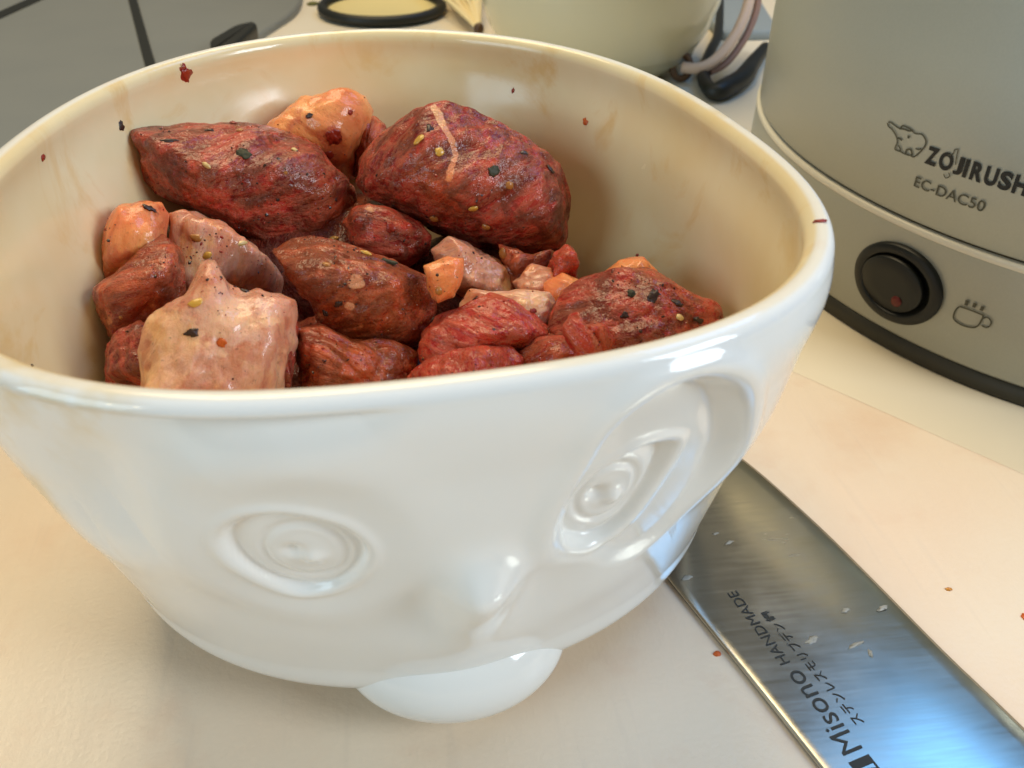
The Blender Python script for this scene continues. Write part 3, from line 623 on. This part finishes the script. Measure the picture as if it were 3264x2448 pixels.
def on_knife(V2, org, dirv=kd, z=1.30): 
    u = np.array([-dirv[1], dirv[0]]); return [(org[0]+x*dirv[0]+y*u[0], org[1]+x*dirv[1]+y*u[1], z) for x, y in V2]
kd2 = np.array([-.215, .9766])
V2, F_ = fit_text('Misono', 17.6, 4.1, 0); mk('maker_name', on_knife(V2, (74.3, -66.3), kd), F_, m_etch, knife, False)
V2, F_ = fit_text('HANDMADE', 18.8, 2.15, .0); mk('lettering', on_knife(V2, (68.9, -47.6), kd2), F_, m_etch, knife, False)
V2, F_ = fit_text('ステンレスモリブデン', 24.3, 2.3, .0); mk('lettering', on_knife(V2, (77.0, -61.6), np.array([-.262, .965])), F_, m_etch, knife, False)
V2, F_ = fit_text('鋼', 2.5, 2.5, .02); mk('lettering', on_knife(V2, (70.6, -37.4), np.array([-.262, .965])), F_, m_etch, knife, False)
sq = lambda x0, y0, x1, y1, sk=0: [(x0, y0), (x1, y0), (x1+sk, y1), (x0+sk, y1)]
mp = [sq(-5.0, 0, -1.0, .35), sq(-5.0, 3.9, -1.0, 4.25), sq(-5.0, .35, -4.6, 3.9), sq(-1.35, .35, -1.0, 3.9), sq(-2.6, .35, -1.35, 3.9, 0), sq(-4.3, .35, -3.5, 3.9, 1.0)]
V2 = [p for q in mp for p in q]; mk('maker_emblem', on_knife(V2, (74.4, -66.6), kd), [tuple(range(i*4, i*4+4)) for i in range(len(mp))], m_etch, knife, False)
bl = bvh([blade])
for i, (lab, p, a, b) in enumerate((('largest white fat smear on the knife beside the small lettering', (75, -43.2), 1.3, .7), ('pale smear on the knife where the bowl hides the spine', (56, -24.5), 1.5, .7),
     ('thin white scratch of fat near the middle of the blade', (82.9, -45.5), 1.5, .3), ('short white tick of fat next to the thin scratch', (84.8, -47.7), .3, .8),
     ('small pale dab of fat near the blue reflection', (84.8, -37.2), .9, .45), ('pale dab of fat at the right edge of the blade', (92.3, -37.6), 1.1, .5),
     ('faint white fleck high on the blade', (68, -16), .9, .4), ('faint white fleck near the bowl on the blade', (66, -13), .6, .3))):
    v, f = ICO[3]; k = 1+1.1*fbm(v*2.2, 3, i); hz = 1.15
    o = mk('fat_smear', np.stack([p[0]+v[:, 0]*a*k, p[1]+v[:, 1]*b*k+v[:, 0]*.4*a, hz+v[:, 2]*.13], 1), f, m_white); tag(o, lab, 'fat smear', 'fat smears on the knife')
for i, (lab, p, a, b, m) in enumerate((('bright orange red crumb on the board left of the knife', (56.3, -43), .75, .6, m_orf), ('faint pink crumb on the board right of the knife', (109, -34), .7, .4, m_spot),
     ('orange red crumb on the board at the right edge of the photo', (120.5, -43), .9, 1.0, m_orf))):
    v, f = ICO[3]; k = 1+.4*fbm(v*2, 2, i+9); o = mk('crumb', np.stack([p[0]+v[:, 0]*a*k, p[1]+v[:, 1]*b*k, .1+v[:, 2]*.25], 1), f, m); tag(o, lab, 'crumb', 'crumbs on the cutting board')

# ------------------------------------------------------------------ coffee maker
MA, MB_, MX, MY = 90., 118., 226., 130.
def wl(deg, z, off=0.): a = math.radians(deg); return (MX+(MA+off)*math.cos(a), MY+(MB_+off)*math.sin(a), z)
def ring_body(profile, n=360):
    V = []
    for off, z in profile: V += [wl(360*i/n, z, off) for i in range(n)]
    return V, grid_faces(n, len(profile))
maker = thing('coffee_maker', 'silver grey coffee maker with black maker lettering and round black switch', 'coffee maker')
V, F_ = ring_body([(-20, -8.9), (1.4, -8.9), (1.8, -8.2), (1.2, -3.6), (0.4, -3.4)]); mk('base_band', V, F_, m_band, maker)
V, F_ = ring_body([(-1, -3.6), (.9, -3.4), (1.3, -2.6), (.9, 10), (.5, 28.5)]); mk('lower_body', V, F_, m_machine, maker)
V, F_ = ring_body([(.45, 28.5), (.75, 29.0), (.75, 29.9), (.3, 30.4), (-1.6, 30.5)]); mk('bright_lip', V, F_, m_lip_light, maker)  # lip of the lower body, its edge highlight put into the colour
V, F_ = ring_body([(-1.6, 29.8), (-1.5, 32.0)]); mk('seam', V, F_, m_groove, maker)
V, F_ = ring_body([(-2.4, 31.2), (-.7, 31.3), (-.2, 31.8), (-.2, 60), (-.8, 90), (-3, 118), (-8, 122), (-60, 124), (-89, 124)]); mk('upper_body', V, F_, m_machine, maker)
def wrap(V2, deg0, z0, off=.12, kx=1.0):
    """x runs along the wall (mm), y up"""
    out = []
    degs = np.linspace(deg0-15, deg0+40, 400); pts = np.array([wl(q, 0)[:2] for q in degs]); s = np.concatenate([[0], np.cumsum(np.linalg.norm(np.diff(pts, axis=0), axis=1))])
    s0 = np.interp(deg0, degs, s)
    for x, y in V2: out.append(wl(float(np.interp(s0+x, s, degs)), z0+y, off))
    return out
def arc_len(d0, d1):
    q = np.array([wl(t, 0)[:2] for t in np.linspace(d0, d1, 60)]); return np.linalg.norm(np.diff(q, axis=0), axis=1).sum()
LW = arc_len(209.3, 223.9)/8
for i, ch in enumerate('ZOJIRUSHI'):
    wdt = {'I': .42, 'J': .72, 'O': 1.18, 'Z': 1.12}.get(ch, .98)
xs = 0.; 
tot = {'Z': 4.1, 'O': 4.6, 'J': 2.9, 'I': 1.9, 'R': 3.8, 'U': 3.8, 'S': 3.7, 'H': 4.0}
sumw = sum(tot[c] for c in 'ZOJIRUS')+2.0; kk = arc_len(209.3, 223.4)/sumw
acc = []
for i, ch in enumerate('ZOJIRUSHI'):
    w_ = tot[ch]*kk; V2, F2 = fit_text(ch, w_*(.88 if ch != 'I' else .58), 5.0, .045)
    acc.append((wrap(V2+np.array([xs+w_*.05, 0]), 209.3, 48.2, .10), F2)); xs += w_
V, F_ = join(acc); mk('lettering', V, F_, m_ink, maker, False)
V2, F_ = fit_text('EC-DAC50', arc_len(208.8, 219.8), 3.0, .008); mk('lettering', wrap(V2, 208.8, 41.0), F_, m_inkg, maker, False)
def hit_wall(P, off=.1):
    out = []
    for d_ in ray(P):
        a_, b_ = MA+off, MB_+off; ox, oy = (CAM[0]-MX)/a_, (CAM[1]-MY)/b_; dx, dy = d_[0]/a_, d_[1]/b_
        A = dx*dx+dy*dy; B = ox*dx+oy*dy; Cc = ox*ox+oy*oy-1; t = (-B-math.sqrt(B*B-A*Cc))/A; X = CAM+t*d_
        out.append((math.degrees(math.atan2((X[1]-MY)/b_, (X[0]-MX)/a_)) % 360, X[2]))
    return out
def stroke(P, w_, off=.12):
    """P: (deg, z) polyline on the wall -> ribbon of width w_ mm"""
    P = np.array(P, float); Q = np.stack([P[:, 0]*1.9, P[:, 1]], 1); T_ = np.gradient(Q, axis=0); T_ /= np.linalg.norm(T_, axis=1)[:, None]+1e-9; N_ = np.stack([-T_[:, 1], T_[:, 0]], 1)*w_/2
    V = []
    for q, n_ in zip(Q, N_): V += [wl((q[0]-n_[0])/1.9, q[1]-n_[1], off), wl((q[0]+n_[0])/1.9, q[1]+n_[1], off)]
    return V, [(2*i, 2*i+2, 2*i+3, 2*i+1) for i in range(len(Q)-1)]
z4 = lambda L: [(2750+.2712*x, 300+.2712*y) for x, y in L]
z6 = lambda L: [(2650+.3014*x, 700+.3014*y) for x, y in L]
acc = []
for L, wd in (([(300, 325), (340, 340), (400, 385), (440, 400), (465, 372), (500, 380), (560, 410), (615, 462), (690, 472), (735, 530), (738, 590), (700, 650), (650, 700), (600, 738), (560, 722)], .42),
              ([(290, 335), (300, 375), (340, 410), (375, 460), (400, 515), (405, 570), (388, 610), (380, 650), (440, 675), (500, 705), (560, 722)], .42),
              ([(395, 520), (430, 520), (460, 545)], .5), ([(525, 500), (550, 505)], .8), ([(415, 600), (440, 640), (440, 670)], .4), ([(505, 695), (515, 655), (560, 650), (575, 690), (570, 720)], .5), ([(620, 640), (655, 650), (690, 640)], .45), ([(430, 405), (480, 410), (540, 430), (590, 430)], .5)):
    acc.append(stroke(smooth_path(hit_wall(z4(L)), 4), wd))
V, F_ = join(acc); mk('emblem', V, F_, m_inkg, maker, False)
acc = [stroke(smooth_path(hit_wall(z4(L)), 4), .28, .16) for L in ([(1080, 650), (1120, 650), (1105, 720), (1090, 830)], [(950, 940), (975, 985), (1020, 965), (1010, 920)], [(1080, 650), (1060, 700), (1000, 720)])]
V, F_ = join(acc); mk('emblem', V, F_, m_inkg, maker, False)
acc = []
for L, wd in (([(1360, 915), (1320, 950), (1295, 1010), (1300, 1050), (1350, 1095), (1420, 1125), (1500, 1138), (1550, 1120), (1585, 1070), (1610, 1010)], .45), ([(1360, 915), (1450, 945), (1540, 980), (1610, 1010)], .45),
              ([(1605, 1040), (1650, 1030), (1690, 1070), (1680, 1115), (1640, 1138), (1590, 1115)], .42), ([(1440, 850), (1425, 905)], .95), ([(1525, 880), (1505, 925)], .95), ([(1605, 915), (1585, 960)], .95)):
    acc.append(stroke(smooth_path(hit_wall(z6(L), 1.1), 4), wd, 1.35))
V, F_ = join(acc); mk('cup_symbol', V, F_, m_inkg, maker, False)
# switch: oval bezel with a rocker inside
sw = bpy.data.objects.new('power_switch', None); col.objects.link(sw); sw.parent = maker
def disc(cd_, cz, ra, rz, prof, n=72, tilt=0.):
    """prof: list of (fraction of radius, height off the wall)"""
    V = []
    s = arc_len(cd_-8, cd_+8)/16
    for fr, h in prof:
        for i in range(n):
            g = 2*math.pi*i/n; V.append(wl(cd_+ra*fr*math.cos(g)/s, cz+rz*fr*math.sin(g), h+tilt*fr*math.sin(g)))
    F_ = grid_faces(n, len(prof)); F_.append(tuple((len(prof)-1)*n+i for i in range(n))); return V, F_
V, F_ = disc(210.8, 12.3, 14.8, 11.9, [(1.0, .6), (1.0, 2.0), (.97, 2.5), (.80, 2.9), (.76, 2.6), (.74, 1.4), (.2, 1.4)]); mk('bezel', V, F_, m_blackgl, sw)
V, F_ = disc(210.3, 12.0, 10.4, 8.5, [(1.0, 1.2), (.99, 2.9), (.95, 3.2), (.5, 3.3), (.1, 3.35)], tilt=.8); mk('rocker', V, F_, m_blackgl, sw)
V, F_ = disc(212.0, 8.0, 1.7, 1.7, [(1.0, 2.0), (.95, 3.3), (.3, 3.4)], 24); mk('indicator', V, F_, m_red, sw)

# ------------------------------------------------------------------ things behind the bowl
stove = thing('stove_panel', 'flat grey enamel stove panel with dark seams behind the bowl at upper left', 'stove')
V, F_ = prism(rounded([(-420, 205), (-75, 205), (-70, 430), (-46, 500), (-42, 700), (-420, 700)][::1], 22), -9, -4.5, 2.5); mk('panel', V, F_, m_enamel, stove, False)
for P, wd in (([(-253, 420), (-233, 499), (-217, 566), (-200, 640)], 10), ([(-176, 612), (-162, 553), (-125, 400), (-85, 240)], 5.6)):
    Q = np.array(P, float); T_ = np.gradient(Q, axis=0); T_ /= np.linalg.norm(T_, axis=1)[:, None]; N_ = np.stack([-T_[:, 1], T_[:, 0]], 1)*wd/2
    poly = list(Q-N_)+list((Q+N_)[::-1]); V, F_ = prism([tuple(p) for p in poly], -6, -3.9, .3); mk('seam_strip', V, F_, m_black, stove, False)
kn = prism(rounded([(-86, 376), (-74, 392), (-66, 432), (-69, 440), (-79, 432), (-90, 400)], 4), -4.6, 3, 2); mk('knob', kn[0], kn[1], m_black, stove)
# cream pot
pot = thing('enamel_pot', 'cream enamel pot with a tan cord handle, behind the bowl', 'pot')
prof = [(30, -8.9), (46, -8.6), (52, -6), (60, 2), (68, 14), (73, 28), (75, 45), (75.5, 80), (76, 110), (77.5, 112), (77.5, 114), (74.5, 114), (74, 110), (73, 40), (60, 0), (1, -4)]
PXC = on_y([(1905, 100)], 372)[0][0]; V = []; N_ = 96
for r_, z_ in prof: V += [(PXC+.90*r_*math.cos(2*math.pi*i/N_), 372+.90*r_*math.sin(2*math.pi*i/N_), z_) for i in range(N_)]
mk('vessel', V, grid_faces(N_, len(prof)), m_cream, pot)
z3 = lambda L: [(2000+.2712*x, .2712*y) for x, y in L]
hp = [on_y([p], y)[0] for p, y in zip(z3([(640, 790), (850, 800), (1050, 690), (1250, 440), (1370, 200), (1430, 0), (1450, -200)]), (330, 326, 328, 336, 346, 358, 370))]
V, F_ = tube(smooth_path(hp, 6), 3.0, 12); mk('handle', V, F_, m_tan, pot)
hp_shadow = [p+np.array([6.5, 3, -3.5]) for p in hp[1:]]; V, F_ = tube(smooth_path(hp_shadow, 6), 2.0, 10); mk('handle', V, F_, mat('handle_shadow_tone', (.26, .15, .11), .6), pot)  # second strand added for the dark shadow line beside the handle
c0 = hp[0]; ringp = [c0+np.array([5*math.cos(a), 1.5*math.sin(a)+1, 6*math.sin(a)]) for a in np.linspace(0, 2*math.pi, 20, endpoint=False)]
V, F_ = tube(ringp, 2.0, 8, True); mk('handle_ring', V, F_, m_brown, pot)
# black cable; upper stretch drawn in for the shadow gap beside the pot
cp = [on_z([p], -4)[0] for p in z3([(1090, -150), (1085, 150), (1060, 420), (960, 640), (890, 900), (1010, 1080), (1200, 1010), (1370, 900), (1480, 740), (1620, 560)])]
rr_ = np.interp(np.linspace(0, 1, 9*6+1), [0, .3, .5, .62, .8, 1], [4, 4.5, 5.5, 8, 8, 5]); V, F_ = tube(smooth_path(cp, 6), rr_[:len(smooth_path(cp, 6))]*.66, 12); o = mk('cable_and_shade', V, F_, m_black); tag(o, 'thick black cable between the cream pot and the coffee maker, its upper stretch standing for a shadow gap', 'cable')
q = on_z([z3([(1200, 260)])[0]], -9)[0]; V, F_ = prism(rounded([(q[0]-22, q[1]-45), (q[0]+16, q[1]-45), (q[0]+40, q[1]+60), (q[0]-14, q[1]+60)], 8), -9, -3, 2.5)  # low slab added to stand for worktop in bluish light
o = mk('blue_light_patch', V, F_, m_bluelit); tag(o, 'blue grey patch standing for cool light on the worktop between the pot and its handle', 'light patch')
# round dish with black rim and bundle of straw
dish = thing('round_dish', 'round yellow dish with a thick black rim, at the top edge behind the bowl', 'dish')
rp = [(9+39.7*math.cos(a), 502+39.7*math.sin(a), -5) for a in np.linspace(0, 2*math.pi, 80, endpoint=False)]
V, F_ = tube(rp, 3.4, 12, True); mk('rim', V, F_, m_black, dish)
V = []; pr = [(38.5, -5.5), (30, -7.5), (10, -8.2), (.5, -8.3)]
for r_, z_ in pr: V += [(9+r_*math.cos(2*math.pi*i/64), 502+r_*math.sin(2*math.pi*i/64), z_) for i in range(64)]
mk('plate', V, grid_faces(64, 4), m_yellow, dish)
bun = thing('straw_whisk', 'bundle of pale straw strands tied in a dark knot left of the cream pot', 'whisk')
k0 = on_z([(1526, 92)], -3)[0]; rs = np.random.RandomState(3)
for i in range(17):
    e = on_z([(1365+i*11+rs.uniform(-5, 5), -40)], rs.uniform(-6, 6))[0]; mid = (k0+e)/2+np.array([rs.uniform(-3, 3), 0, rs.uniform(1, 5)])
    V, F_ = tube(smooth_path([k0, mid, e, e+(e-k0)*.5], 5), rs.uniform(.8, 1.7), 7); mk('strand', V, F_, m_straw, bun)
v, f = ICO[3]; mk('knot', v*np.array([3.2, 3.2, 3.6])+k0, f, m_brown, bun)
q = on_z([(998, 14)], -9)[0]; k = 1+.4*fbm(v*2, 2, 3); o = mk('herb_crumb', (v*k[:, None])*np.array([3.6, 4.5, 1.0])+q+np.array([0, 0, .6]), f, mat('olive_herb', (.12, .12, .02), .6)); tag(o, 'small olive green herb crumb on the worktop left of the round dish', 'crumb')
